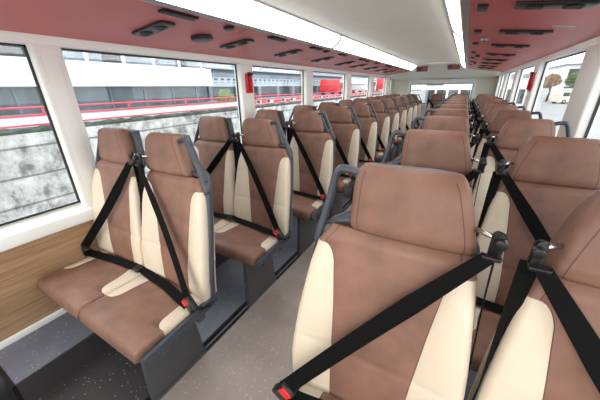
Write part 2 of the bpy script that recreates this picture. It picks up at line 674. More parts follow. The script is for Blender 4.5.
m = MB()
A = rrect(RX0-0.07, RX1+0.07, RZ0-0.05, RZ1+0.11, 0.09)
B = rrect(RX0, RX1, RZ0, RZ1, 0.03)
for y0, y1 in ((8.95, 9.03),):
    va = [m.bm.verts.new((p[0], y0, p[1])) for p in A]
    vb = [m.bm.verts.new((p[0], y0, p[1])) for p in B]
    vc = [m.bm.verts.new((p[0], y1, p[1])) for p in A]
    vd = [m.bm.verts.new((p[0], y1, p[1])) for p in B]
    n = len(A)
    for i in range(n):
        j = (i+1) % n
        m.face((va[i], va[j], vb[j], vb[i]), M['white'])
        m.face((va[i], vc[i], vc[j], va[j]), M['white'])
        m.face((vb[i], vb[j], vd[j], vd[i]), M['white'])
        m.face((vc[i], vd[i], vd[j], vc[j]), M['white'])
structure(m.build('trim_37'), 'white rounded frame around the rear window')
m = MB()
m.box((RX0, 9.02, RZ0), (RX1, 9.025, RZ1), M['glass'])
w = structure(m.build('window_30'), 'wide rear window')
m = MB()
for q in (((RX0, 9.0, RZ1-0.02), (RX1, 9.018, RZ1)), ((RX0, 9.0, RZ0), (RX1, 9.018, RZ0+0.02)), ((RX0, 9.0, RZ0), (RX0+0.02, 9.018, RZ1)), ((RX1-0.02, 9.0, RZ0), (RX1, 9.018, RZ1))):
    m.box(q[0], q[1], M['gasket'])
m.build('window_seal', w)
m = MB()
m.box((-0.99, 9.012, 1.405), (-0.56, 9.0195, 1.432), M['green'])
tag(m.build('exit_sticker'), 'narrow green sticker across the top of the rear window', 'sticker')

# front wall and windscreen behind the camera
m = MB()
m.box((XL-0.05, YF-0.06, -0.05), (XR+0.05, YF, 0.72), M['cream_wall'])
m.box((XL-0.05, YF-0.06, 1.66), (XR+0.05, YF, 1.93), M['cream_wall'])
structure(m.build('wall_front'), 'front wall below the windscreen')
m = MB()
m.box((XL, YF-0.04, 0.72), (XR, YF-0.034, 1.66), M['glass'])
structure(m.build('window_40'), 'front windscreen')

# ------------------------------------------------------------------ light strips
k = 0
segs = [(-0.98, 0.28), (0.285, 2.635), (2.645, 4.99), (5.0, 7.23)]
segw = ['nearest the windscreen', 'above the first seat rows', 'above the middle seat rows', 'towards the rear window']
for s, lab in ((-1, 'left'), (1, 'right')):
    for (a, b), wd in zip(segs, segw):
        root = empty('ceiling_light', (XC+s*0.487, (a+b)/2, 1.78))
        tag(root, 'white fluorescent strip light on the %s side of the ceiling, %s' % (lab, wd), 'light', 'strip lights along the ceiling')
        m = MB()
        pts = []
        for i in range(7):
            t = i/6
            bulge = 0.014*math.sin(math.pi*t)
            pts.append((s*(0.531-0.088*t)-s*0.487-s*bulge*0.7, 1.737+0.087*t-1.78-bulge*0.7))
        back = [(p[0]+s*0.012, p[1]+0.012) for p in pts[::-1]]
        m.prism(pts+back, 1, a-(a+b)/2, b-(a+b)/2, M['lamp'])
        m.build('diffuser', root)
        for e in (a-(a+b)/2, b-(a+b)/2-0.006):
            m = MB()
            m.prism([(p[0]-s*0.006, p[1]-0.006) for p in pts]+back, 1, e-0.002, e+0.008, M['ped'])
            m.build('end_cap', root)


# ------------------------------------------------------------------ ceiling fittings
def on_panel(s, d):
    """point on the red panel at distance d from centre; returns x, z"""
    return XC+s*d, ZW+(1.265-d)*(1.736-ZW)/(1.265-0.568)


SL = math.atan((1.736-ZW)/(1.265-0.568))


def rootp(name, s, d, y):
    x, z = on_panel(s, d)
    o = empty(name, (x, y, z))
    o.rotation_euler = (0, s*SL, 0)
    return o


ordw = ['first', 'second', 'third', 'fourth', 'fifth', 'sixth', 'seventh', 'eighth', 'ninth', 'tenth', 'eleventh', 'twelfth', 'thirteenth']


def twin_vent():
    r = empty('air_vent')
    m = MB()
    m.prism(rrect(-0.135, 0.135, -0.048, 0.048, 0.02), 2, -0.012, 0.002, M['black'], 0.003)
    m.build('housing', r)
    for c in (-0.064, 0.064):
        m = MB()
        m.cyl((c, 0, -0.016), (c, 0, -0.010), 0.036, M['black'], 24, bev=0.003)
        for a in range(3):
            m.box((c-0.030, -0.016+a*0.014, -0.019), (c+0.030, -0.012+a*0.014, -0.015), M['ped'])
        m.build('nozzle', r)
    return r


vent0 = twin_vent()
first = True
ysl = [0.36, 1.07, 1.72, 2.42, 3.17, 3.87, 4.45, 5.15, 5.85, 6.5]
ysr = [0.95, 1.655, 2.36, 3.08, 3.88, 4.6, 5.3, 6.0, 6.65]
for s, ys, lab in ((-1, ysl, 'left'), (1, ysr, 'right')):
    for i, y in enumerate(ys):
        v = vent0 if first else copy_tree(vent0)
        first = False
        x, z = on_panel(s, 0.875)
        v.location = (x, y, z)
        v.rotation_euler = (0, s*SL, 0)
        tag(v, 'black twin-nozzle air vent on the %s red ceiling panel, %s from the camera' % (lab, ordw[i]), 'air vent', 'twin air vents on the red ceiling panels')


def slot(s, d, y, ln, lab):
    r = rootp('slot_grille', s, d, y)
    m = MB()
    m.box((-0.022, -ln/2, -0.010), (0.022, ln/2, 0.002), M['black'], 0.004)
    m.build('grille_frame', r)
    m = MB()
    for kx in (-0.010, 0.0, 0.010):
        m.box((kx-0.002, -ln/2+0.012, -0.013), (kx+0.002, ln/2-0.012, -0.009), M['ped'])
    m.build('grille_bars', r)
    tag(r, lab, 'grille', 'slot grilles beside the light strips')


for i, y in enumerate([1.04, 1.87, 2.50, 3.15, 3.85, 4.55, 5.25, 6.0]):
    slot(-1, 0.618, y, 0.20, 'narrow black slot grille by the left light strip, %s from the camera' % ordw[i])
for i, y in enumerate([1.70, 2.39, 3.03, 3.8, 4.5, 5.2, 5.9]):
    slot(1, 0.625, y, 0.11, 'small dark slot grille beside the right light strip, %s from the camera' % ordw[i])


def disc(name, s, d, y, r_, h, mt, lab, cat, grp=None):
    r = rootp(name, s, d, y)
    m = MB()
    m.cyl((0, 0, -h), (0, 0, 0.002), r_, mt, 32, bev=h*0.3)
    m.build('rim', r)
    m = MB()
    m.cyl((0, 0, -h-0.003), (0, 0, -h+0.001), r_*0.78, M['ped'] if mt is M['black'] else M['black'], 32, bev=0.001)
    m.build('front_mesh', r)
    tag(r, lab, cat, grp)


disc('ceiling_speaker', -1, 0.875, 1.40, 0.066, 0.020, M['black'], 'large round black speaker between two air vents on the left red panel', 'speaker')
for i, (s, d, y) in enumerate([(-1, 0.63, 1.385), (-1, 0.63, 2.74), (-1, 0.63, 4.1), (-1, 0.63, 5.5)]):
    disc('ceiling_button', s, d, y, 0.032, 0.012, M['black'], 'small round disc on the left red panel by the lights, %s from the camera' % ordw[i], 'disc', 'small round discs on the ceiling')
for i, (s, d, y) in enumerate([(1, 0.68, 2.70), (1, 0.675, 4.12), (1, 0.67, 5.31)]):
    disc('ceiling_button', s, d, y, 0.024, 0.02, M['alu'] if i == 0 else M['black'], ('small round disc with a silver rim on the right red panel' if i == 0 else 'small round dark disc on the right red panel, %s from the camera' % ordw[i]), 'disc', 'small round discs on the ceiling')
# pale sticker on the right red panel
r = rootp('warning_label', 1, 1.02, 2.18)
m = MB()
m.box((-0.05, -0.022, -0.0015), (0.05, 0.022, 0), M['alu'])
m.build('label_plate', r)
tag(r, 'small pale label stuck on the right red ceiling panel', 'label')
# dark hatch at the top right of the frame (nearest right vent is in the loop); rear speakers
for x, y, z, a, lab in ((-0.99, 7.62, 1.715, 14, 'left'), (-0.33, 7.62, 1.735, -14, 'right')):
    r = empty('rear_speaker', (x, y, z), math.radians(a))
    m = MB()
    m.prism([(-0.035, 0), (0.035, 0), (0.05, 0.11), (-0.05, 0.11)], 0, -0.12, 0.12, M['wred'], 0.008)
    m.build('speaker_box', r)
    m = MB()
    m.box((-0.10, -0.048, 0.02), (-0.01, -0.036, 0.085), M['black'], 0.004)
    m.build('speaker_grille', r)
    tag(r, 'small dark red box speaker on the rear ceiling, the %s one' % lab, 'speaker', 'box speakers above the rear window')


# emergency hammers on pillars
def hammer(x, y, z, o, lab, sc=1.0):
    r = empty('emergency_hammer', (x, y, z))
    r.scale = (sc, sc, sc)
    m = MB()
    m.box((-0.004, -0.048, -0.10), (0.010, 0.048, 0.07), M['red'], 0.006)
    m.build('holder', r)
    m = MB()
    m.tube([(0.02, 0, -0.085), (0.022, 0, 0.0), (0.02, 0, 0.06)], [0.012, 0.010, 0.010], M['red'], 12)
    m.build('handle', r)
    m = MB()
    m.cyl((0.02, -0.034, 0.068), (0.02, 0.034, 0.068), 0.013, M['black'], 14, bev=0.003)
    m.cyl((0.02, -0.05, 0.068), (0.02, -0.034, 0.068), 0.004, M['chrome'], 10, r2=0.010)
    m.build('hammer_head', r)
    if o > 0:
        r.rotation_euler = (0, 0, math.pi)
    tag(r, lab, 'emergency hammer')


hammer(XL+0.012, 2.285, 1.462, -1, 'red emergency hammer in its holder on a white pillar of the left wall', 1.05)
hammer(XR-0.012, 4.16, 1.44, 1, 'red emergency hammer in its holder on a white pillar of the right wall', 1.1)


# ------------------------------------------------------------------ seats
def loft(rows, name, parent, mats, cream_rows=None, thread_rows=None):
    """rows: dict(o=(y,z) centre of the front face, n=(ny,nz) outward, l, r half widths, t thickness, xl, xr brown/cream borders, wing)"""
    m = MB()
    brown, cream = mats
    m.mi(brown); m.mi(cream)
    G = []
    for R_ in rows:
        oy, oz = R_['o']
        ny, nz = R_['n']
        T = R_['t']
        rr = min(R_.get('rad', 0.03), T*0.95)
        l, r = R_['l'], R_['r']
        xl, xr = min(R_['xl'], l-0.006), min(R_['xr'], r-0.006)
        wing = R_.get('wing', 0.0)

        def pt(x, d):
            return m.bm.verts.new((x, oy-ny*d, oz-nz*d))
        pts = []
        # x, depth behind the front plane
        def fr(x):
            ax = abs(x)
            hw = l if x < 0 else r
            u = max(0, (ax-hw*0.45)/(hw*0.55))
            return 0.010*(ax/hw)**2 - wing*u*u
        L_ = []
        rr_l = rr
        for a in (90, 60, 30, 8):
            t = math.radians(a)
            L_.append((-(l-rr_l)-rr_l*math.sin(t), fr(-(l-rr_l)) + rr_l*(1-math.cos(t))))
        xa = -(l-rr_l)*0.985
        def mk(xb, sgn):
            hi = (l if sgn < 0 else r)-rr_l
            xb = min(xb, hi-0.004)
            return [sgn*(xb+min(0.006, (hi-xb)*0.5)), sgn*(xb+0.0013), sgn*(xb-0.0013), sgn*(xb-0.007)]
        ls = mk(xl, -1)
        rs = mk(xr, 1)
        line = [(-l, T)]+L_
        for i, x in enumerate(ls):
            line.append((x, fr(x)+(0.003 if i in (1, 2) and xl < l-rr_l-0.006 else 0)))
        for q in (-0.66, -0.33, 0, 0.33, 0.66):
            x = q*(xl if q < 0 else xr)
            line.append((x, fr(x)))
        for i, x in enumerate(rs[::-1]):
            line.append((x, fr(x)+(0.003 if i in (1, 2) and xr < r-rr_l-0.006 else 0)))
        for a in (8, 30, 60, 90):
            t = math.radians(a)
            line.append(((r-rr_l)+rr_l*math.sin(t), fr(r-rr_l) + rr_l*(1-math.cos(t))))
        line.append((r, T))
        G.append([pt(x, d) for x, d in line])
    n = len(G[0])
    # column bands: cream where column index below the left border or above the right one
    lb, rb = 6, n-1-6
    for j in range(len(G)-1):
        cr = cream_rows and cream_rows(rows[j], rows[j+1])
        for i in range(n-1):
            c = cr and (i+1 <= lb or i >= rb)
            th = thread_rows and thread_rows(rows[j], rows[j+1]) and (i == 6 or i == n-1-7)
            f = m.face((G[j][i], G[j][i+1], G[j+1][i+1], G[j+1][i]), M['thread'] if th else (cream if c else brown), True)
        m.face((G[j][n-1], G[j][0], G[j+1][0], G[j+1][n-1]), brown)
    m.face(G[0][::-1], brown)
    m.face(G[-1], brown)
    return m.build(name, parent)


def lerp(T, z):
    for (a, va), (b, vb) in zip(T[:-1], T[1:]):
        if z <= b:
            t = (z-a)/(b-a) if b > a else 0
            t = max(0, min(1, t))
            return va+(vb-va)*t
    return T[-1][1]


def smooth(a, b, x):
    t = max(0, min(1, (x-a)/(b-a)))
    return t*t*(3-2*t)


BK = [(0.42, 0.345), (0.52, 0.345), (0.62, 0.358), (0.75, 0.385), (0.90, 0.415), (1.03, 0.440)]   # backrest front y by height


def build_pads(root, cx, os_, with_red=True, hl=0.15, hr=0.15, tl=0.03, tr=0.03, htop=0.15, anc=None, ex=(-0.012, -0.018), bn=(0, -1, 0.25), dbi=0.0, wox=0.0, dbo=0.0):
    anc = -os_*0.193 if anc is None else anc
    """os_: +1 when the outer (handle) side is +x"""
    # cushion -----------------------------------------------------------
    rows = []
    ys = [0.0, 0.004, 0.012, 0.026, 0.08, 0.12, 0.130, 0.132, 0.136, 0.142, 0.152, 0.166, 0.182, 0.24, 0.30, 0.36, 0.40]
    prof = {0.0: (0.430, .30), 0.004: (0.446, .6), 0.012: (0.459, .85), 0.026: (0.466, .85)}
    for y in ys:
        z = prof[y][0] if y in prof else 0.468-0.008*math.sin(max(0, y-0.05)*math.pi/0.4)
        top = z
        hw = 0.229-0.010*(1-smooth(0, 0.02, y))
        u = max(0.0, min(1.0, (y-0.130)/0.052))
        cu = math.sqrt(max(0, 1-(1-u)**2))
        bi = 0.207-(0.207-0.158)*cu-0.035*smooth(0.18, 0.4, y)
        bo = 0.207-(0.207-0.166)*cu-0.020*smooth(0.18, 0.4, y)
        xl, xr = (bi, bo) if os_ > 0 else (bo, bi)
        rows.append(dict(o=(y, top), n=(0, 1), l=hw, r=hw, t=top-0.396, xl=xl, xr=xr, rad=0.014, wing=0.0, p=y))
    c = loft(rows, 'cushion', root, (M['brown'], M['cream']), lambda a, b: a['p'] >= 0.129, lambda a, b: a['p'] >= 0.129)
    c.location = (cx, 0, 0)
    # backrest ----------------------------------------------------------
    rows = []
    zs = [0.425, 0.44, 0.50, 0.58, 0.635, 0.648, 0.655, 0.662, 0.675, 0.74, 0.80, 0.86, 0.91, 0.93, 0.945, 0.957, 0.965, 0.971, 0.975, 0.977, 0.992, 1.005, 1.016, 1.024, 1.028]
    for z in zs:
        y = lerp(BK, z)
        y += 0.003*max(0, 1-abs(z-0.655)/0.012)
        wi = lerp([(0.42, 0.226), (0.60, 0.226), (0.75, 0.216), (0.90, 0.200), (0.98, 0.190), (1.03, 0.172)], z)
        wo = lerp([(0.42, 0.244), (0.55, 0.256), (0.75, 0.251), (0.90, 0.238), (0.98, 0.226), (1.03, 0.190)], z)
        t = lerp([(0.42, 0.075), (0.9, 0.065), (1.03, 0.05)], z)*(1-0.7*smooth(1.005, 1.03, z))
        y += 0.018*smooth(1.005, 1.03, z)
        bi = lerp([(0.42, 0.086), (0.60, 0.092), (0.80, 0.112), (0.95, 0.130)], z)
        bo = lerp([(0.42, 0.126), (0.60, 0.134), (0.80, 0.148), (0.95, 0.164)], z)
        bi += dbi*(1-smooth(0.5, 1.0, z)*0.6)
        wo += wox*(1-smooth(0.55, 1.0, z))
        bo += dbo*(1-smooth(0.5, 1.0, z)*0.6)
        u = max(0.0, min(1.0, (0.9771-z)/0.05))
        cu = math.sqrt(max(0, 1-(1-u)**2))
        bi = (wi-0.026)+(bi-wi+0.026)*cu
        bo = (wo-0.026)+(bo-wo+0.026)*cu
        l, r, xl, xr = (wi, wo, bi, bo) if os_ > 0 else (wo, wi, bo, bi)
        rows.append(dict(o=(y, z), n=(-0.985, 0.17), l=l, r=r, t=t, xl=xl, xr=xr, rad=0.024, wing=0.030*(1-smooth(.88, 1.0, z)), p=z))
    bk = loft(rows, 'backrest', root, (M['brown'], M['cream']), lambda a, b: b['p'] <= 0.9772, lambda a, b: True)
    bk.location = (cx, 0, 0)
    # piping seams along the colour borders
    # headrest ----------------------------------------------------------
    hx = cx
    rows = []
    for q, ins in ((0.0, 0.020), (0.012, 0.006), (0.035, 0.0), (0.08, 0.0), (0.12, 0.0), (0.145, 0.003), (0.162, 0.012), (0.172, 0.026), (0.176, 0.045)):
        k_ = q/0.176
        z = 1.028+q*1.03
        l = hl-tl*k_**1.15-ins*0.4
        r = hr-tr*k_**1.15-ins*0.4
        y = 0.436+0.030*k_ + ins*0.75
        T = 0.088-ins*1.3
        rows.append(dict(o=(y, z), n=(-0.985, 0.17), l=l, r=r, t=T, xl=l-0.024, xr=r-0.024, rad=0.018, wing=-0.004, p=q))
    h = loft(rows, 'headrest', root, (M['brown'], M['brown']), None, lambda a, b: b['p'] < 0.165)
    h.location = (hx, 0, 0)
    # shell -------------------------------------------------------------
    m = MB()
    G = []
    HO, TO, HI, TI = (hr, tr, hl, tl) if os_ > 0 else (hl, tl, hr, tr)
    zz = [0.40, 0.46, 0.55, 0.65, 0.75, 0.85, 0.95, 1.00, 1.03, 1.06, 1.12, 1.17, 1.195]
    for z in zz:
        y = lerp(BK+[(1.20, 0.475)], z)
        if z <= 1.0:
            wo = lerp([(0.40, 0.252), (0.55, 0.262), (0.75, 0.257), (0.90, 0.246), (1.0, 0.234)], z)+wox*(1-smooth(0.55, 1.0, z))
            wi = lerp([(0.40, 0.222), (0.60, 0.222), (0.75, 0.212), (0.90, 0.196), (1.0, 0.184)], z)
            f0, b0 = 0.030, 0.086
        else:
            wo = lerp([(1.0, 0.236), (1.03, 0.200), (1.06, HO+0.004), (1.20, HO-TO-0.004)], z)
            wi = lerp([(1.0, 0.194), (1.03, 0.185), (1.06, HI+ex[0]), (1.20, HI-TI+ex[1])], z)
            f0, b0 = lerp([(1.0, .03), (1.06, .066), (1.2, .060)], z), 0.108
        l, r = (wi, wo) if os_ > 0 else (wo, wi)
        line = [(-l+0.012, f0+0.004), (-l, f0), (-l, b0-0.03), (-l+0.02, b0-0.006), (-l*0.5, b0), (r*0.5, b0), (r-0.02, b0-0.006), (r, b0-0.03), (r, f0), (r-0.012, f0+0.004), (r*0.5, f0+0.022), (-l*0.5, f0+0.022)]
        if z > 1.03:
            line = [(-l+0.012, f0), (-l, f0+0.004), (-l, b0-0.02), (-l+0.015, b0-0.006), (-l*0.5, b0), (r*0.5, b0), (r-0.015, b0-0.006), (r, b0-0.02), (r, f0+0.004), (r-0.012, f0), (r*0.5, f0+0.01), (-l*0.5, f0+0.01)]
        G.append([m.bm.verts.new((x, y+d, z)) for x, d in line])
    n = len(G[0])
    for j in range(len(G)-1):
        for i in range(n):
            m.face((G[j][i], G[j][(i+1) % n], G[j+1][(i+1) % n], G[j+1][i]), M['shell'], True)
    m.face(G[0][::-1], M['shell'])
    m.face(G[-1], M['shell'])
    sh = m.build('seat_shell', root)
    sh.location = (cx, 0, 0)
    # grab handle, sub-part of the shell
    m = MB()
    P = bez([(os_*(htop-0.105), 0.498, 1.166), (os_*(htop-0.060), 0.496, 1.184), (os_*(htop-0.018), 0.494, 1.190), (os_*htop, 0.490, 1.176), (os_*(htop*0.70+0.228*0.30), 0.486, 1.12), (os_*(htop*0.30+0.228*0.70), 0.476, 1.05), (os_*0.236, 0.462, 0.96)], 5)
    m.tube(P, [0.0115]*len(P), M['shell'], 12, flat=1.25)
    m.tube([(os_*0.11, 0.488, 1.045), (os_*0.16, 0.488, 1.035), (os_*0.225, 0.480, 1.015)], [0.009, 0.009, 0.008], M['shell'], 10)
    m.build('grab_handle', sh)
    # belt --------------------------------------------------------------
    X = cx+os_*0.0
    ax, ay, az = anc, 0.434, 1.090        # anchor, local to cx
    bx, by, bz = os_*(0.238+wox*0.6), 0.262, 0.495
    m = MB()
    up = []
    Nn = 14
    for i in range(Nn+1):
        t = i/Nn
        p = Vector((ax+os_*0.012, ay-0.018, az-0.03)).lerp(Vector((bx, by, bz+0.015)), t)
        p.y += 0.012*math.sin(math.pi*t)
        up.append(p)
    m.ribbon(up, 0.047, M['belt'], bn, widths=[0.030+0.017*min(1, q/4) for q in range(Nn+1)])
    lap = bez([(bx-os_*0.006, by+0.0, bz-0.01), (bx-os_*0.09, by+0.015, 0.481), (cx*0, by+0.045, 0.474), (-os_*0.15, by+0.055, 0.479), (-os_*0.213, by+0.06, 0.492)], 5)
    m.ribbon(lap, 0.045, M['belt'], (0, -0.35, 1))
    if cx < 0:
        st = bez([(ax-os_*0.004, ay+0.010, az-0.03), (ax-os_*0.008, ay+0.004, 0.92), (ax-os_*0.016, ay-0.015, 0.75), (ax-os_*0.020, ay-0.030, 0.60)], 5)
        m.ribbon(st, 0.045, M['belt'], (1, -0.12, 0))
    else:
        st = bez([(ax-os_*0.004, ay+0.006, az-0.03), (ax-os_*0.012, ay-0.010, 0.92), (ax-os_*0.024, ay-0.035, 0.75), (ax-os_*0.034, ay-0.050, 0.60)], 5)
        nn = len(st)
        m.ribbon(st, 0.037, M['belt'], [(math.sin(1.35*min(1, 1.3*q/(nn-1))), -math.cos(1.35*min(1, 1.3*q/(nn-1))), 0) for q in range(nn)])
    b = m.build('seat_belt', root)
    b.location = (cx, 0, 0)
    m = MB()
    m.box((-0.027, -0.015, -0.046), (0.027, 0.015, 0.034), M['black'], 0.007, mtx=Matrix.Translation((bx, by+0.005, bz)) @ Matrix.Rotation(-os_*0.65, 4, 'Y'))
    m.tube([(bx+os_*0.01, by+0.01, bz-0.02), (bx+os_*0.022, by+0.05, bz-0.06), (bx+os_*0.022, by+0.09, 0.42)], 0.009, M['black'], 8)
    if with_red:
        m.box((-0.019, -0.021, 0.000), (0.019, -0.010, 0.030), M['red'], 0.003, mtx=Matrix.Translation((bx, by+0.005, bz)) @ Matrix.Rotation(-os_*0.65, 4, 'Y'))
    bu = m.build('belt_buckle', b)
    if with_red:
        bu['label'] = 'black buckle with a red release button'
    m = MB()
    m.prism(rrect(-0.013, 0.013, -0.036, 0.026, 0.010), 1, -0.006, 0.005, M['black'], 0.003, mtx=Matrix.Translation((ax, ay, az)) @ Matrix.Rotation(os_*0.5, 4, 'Z'))
    m.cyl((ax-os_*0.004, ay-0.022, az+0.004), (ax-os_*0.004, ay-0.004, az+0.004), 0.012, M['black'], 18, bev=0.003)
    m.prism([(-0.017, -0.005), (0.017, -0.005), (0.020, 0.005), (-0.020, 0.005)], 1, -0.014, 0.006, M['black'], 0.003, mtx=Matrix.Translation((ax+os_*0.006, ay-0.008, az-0.032)))
    m.cyl((ax-os_*0.004, ay+0.004, az+0.006), (ax+os_*0.040, ay+0.034, az+0.006), 0.006, M['chrome'], 14)
    m.build('belt_anchor', b)
    m = MB()
    m.box((-os_*0.226-0.016, 0.292, 0.478), (-os_*0.226+0.016, 0.335, 0.500), M['black'], 0.005)
    m.build('lap_anchor', b)


def double_seat(aisle):
    """origin on the floor under the middle of the seat fronts; aisle = +1 if the aisle is on +x"""
    root = empty('double_seat')
    for cx, os_ in ((0.232, 1), (-0.232, -1)):
        if aisle > 0:
            kw = dict(hl=0.184, hr=0.134, tl=0.008, tr=0.078, htop=0.128, anc=-0.186, dbi=-0.032) if os_ > 0 else dict(hl=0.160, hr=0.138, tl=0.006, tr=0.068, htop=0.145, anc=0.232, ex=(0.022, 0.038), bn=(0.9, -1, 0.2), dbi=0.035, dbo=-0.035, wox=0.008)
        else:
            kw = dict(hl=0.166, hr=0.140, tl=0.048, tr=0.030, htop=0.168) if os_ > 0 else dict(hl=0.135, hr=0.179, tl=0.000, tr=0.048, htop=0.190, anc=0.203, wox=0.020)
        build_pads(root, cx, os_, os_ == aisle, **kw)
    # frame: side rails under the cushions and cross tubes
    m = MB()
    for s in (1, -1):
        m.prism([(0.015, 0.420), (0.10, 0.426), (0.32, 0.440), (0.42, 0.455), (0.43, 0.405), (0.36, 0.388), (0.03, 0.388)], 0, s*0.463, s*0.484, M['shell'], 0.005)
    m.box((-0.46, 0.05, 0.370), (0.46, 0.40, 0.3965), M['shell'], 0.004)
    m.box((-0.46, 0.10, 0.335), (0.46, 0.145, 0.375), M['ped'], 0.004)
    m.box((-0.46, 0.30, 0.335), (0.46, 0.345, 0.375), M['ped'], 0.004)
    m.build('seat_frame', root)
    m = MB()
    px = aisle*0.322
    m.prism([(0.075, 0.372), (0.345, 0.372), (0.385, -0.028), (0.055, -0.028)], 0, px-0.018, px+0.018, M['ped'], 0.004)
    m.box((px-0.024, 0.05, -0.028), (px+0.024, 0.39, -0.018), M['ped'], 0.003)
    m.box((px+aisle*0.018, 0.10, 0.31), (px+aisle*0.021, 0.13, 0.335), M['black'])
    m.box((px+aisle*0.018, 0.17, 0.335), (px+aisle*0.022, 0.34, 0.349), M['black'])
    m.build('pedestal', root)
    # wall bracket
    m = MB()
    m.box((-aisle*0.44, 0.08, 0.345), (-aisle*0.488, 0.36, 0.372), M['ped'], 0.003)
    m.build('wall_bracket', root)
    return root


P = 0.727
left0 = double_seat(1)
right0 = double_seat(-1)
for i in range(11):
    o = left0 if i == 0 else copy_tree(left0)
    o.location = (-1.395, 0.314+i*P, 0)
    wh = 'nearest the camera' if i == 0 else ('in the rearmost row' if i == 10 else '%s from the camera' % ordw[i])
    tag(o, 'brown and cream double seat by the left windows, %s' % wh, 'seat', 'double seats in rows on the left of the aisle')
for i in range(11):
    o = right0 if i == 0 else copy_tree(right0)
    o.location = (0.146, 0.202+i*P, 0)
    wh = 'large in the foreground' if i == 0 else ('in the rearmost row' if i == 10 else '%s from the camera' % ordw[i])
    tag(o, 'brown and cream double seat right of the aisle, %s' % wh, 'seat', 'double seats in rows on the right of the aisle')

# single centre seat of the rear bench
root = empty('single_seat', (XC, 7.95, 0))
build_pads(root, 0.0, 1)
m = MB()
m.box((-0.20, 0.04, -0.028), (0.20, 0.42, 0.395), M['ped'], 0.01)
m.build('pedestal', root)
tag(root, 'single brown and cream seat facing up the aisle at the rear wall', 'seat')

# ------------------------------------------------------------------ outside, left
m = MB()
m.box((-60, -25, -2.6), (-6.3, 90, 0.66), M['terrace'])
structure(m.build('ground_terrace'), 'raised paved ground behind the retaining wall')
m = MB()
m.box((-6.3, -40, -2.6), (120, 200, -2.25), M['tarmac'])
structure(m.build('ground'), 'pale tarmac yard around the bus')
m = MB()
m.box((-6.4, -20, -2.25), (-6.0, 55, 0.78), M['conc'])
tag(m.build('retaining_wall'), 'long stained pale concrete retaining wall outside the left windows', 'wall')
# hedge
m = MB()
t = bmesh.new()
bmesh.ops.create_grid(t, x_segments=4, y_segments=600, size=0.5)
for v in t.verts:
    v.co = Vector((v.co.x*0.16-6.10, v.co.y*66+16, 0.83+0.03*math.cos(v.co.x*math.pi)+random.uniform(-.03, .03)))
ex = bmesh.ops.extrude_face_region(t, geom=list(t.faces))
for v in ex['geom']:
    if isinstance(v, bmesh.types.BMVert):
        v.co.z = 0.781
m._merge(t, M['hedge'])
tag(m.build('low_hedge'), 'low dark green hedge along the top of the concrete wall', 'hedge', None, 'stuff')
# guard railing
r = empty('guard_railing', (-6.30, 5, 0.83))
m = MB()
m.box((-0.02, -20, 0.055), (0.02, 45, 0.19), M['bwhite'])
m.box((-0.03, -20, 0.185), (0.03, 45, 0.212), M['pink'])
m.box((-0.03, -20, 0.035), (0.03, 45, 0.060), M['pink'])
m.build('white_panel', r)
m = MB()
m.tube([(0, -20, 0.325), (0, 12, 0.325), (0, 45, 0.325)], 0.016, M['pink'], 10)
m.build('top_rail', r)
m = MB()
rb = random.Random(4)
y = 2.6
while y < 30:
    w_ = rb.uniform(0.25, 0.6)
    m.box((0.031, y, 0.07+rb.uniform(0, .03)), (0.036, y+w_, 0.15+rb.uniform(0, .03)), M['pink'])
    m.box((0.031, y+w_+.05, 0.09), (0.036, y+w_+.22, 0.17), M['bdark'])
    y += w_+rb.uniform(0.3, 0.5)
m.build('pink_pattern', r)
for i in range(-11, 28):
    m = MB()
    m.box((-0.014, -0.014+1.48*i-1.44, -0.05), (0.014, 0.014+1.48*i-1.44, 0.33), M['pink'], 0.004)
    m.build('post', r)
tag(r, 'white and red guard railing on top of the concrete wall', 'railing')


def blob_tree(name, x, y, z, h, cr, mt, label, cat='tree', n=9, trunk=True, seed=1):
    rnd = random.Random(seed)
    root = empty(name, (x, y, z))
    m = MB()
    for _ in range(n):
        t = bmesh.new()
        bmesh.ops.create_icosphere(t, subdivisions=3, radius=cr*rnd.uniform(.45, .7))
        off = Vector((rnd.uniform(-1, 1)*cr*.6, rnd.uniform(-1, 1)*cr*.6, h-cr+rnd.uniform(-.5, .6)*cr*.8))
        for v in t.verts:
            v.co = v.co*rnd.uniform(.82, 1.18)+off
        m._merge(t, mt)
    m.build('foliage', root)
    if trunk:
        m = MB()
        m.tube([(0, 0, -0.05), (0.02*h, 0, h*0.35), (0, 0, h*0.75)], [h*.04, h*.03, h*.015], M['bark'], 8)
        for a in (0.6, 2.5, 4.4):
            m.tube([(0.01*h, 0, h*.4), (math.cos(a)*cr*.4, math.sin(a)*cr*.4, h*.75)], [h*.018, h*.008], M['bark'], 6)
        m.build('trunk', root)
    tag(root, label, cat)
    return root


blob_tree('shrub', -7.5, 7.8, 0.66, 0.75, 0.42, M['leaf'], 'rounded green and brown shrub behind the red railing, left of the second pillar', 'shrub', 8, True, 3)
blob_tree('shrub', -7.6, 9.1, 0.66, 0.62, 0.34, M['leaf2'], 'brownish shrub beside the green one behind the red railing', 'shrub', 6, True, 5)


def facade(root, x, y0, y1, bands, yy=None):
    pass


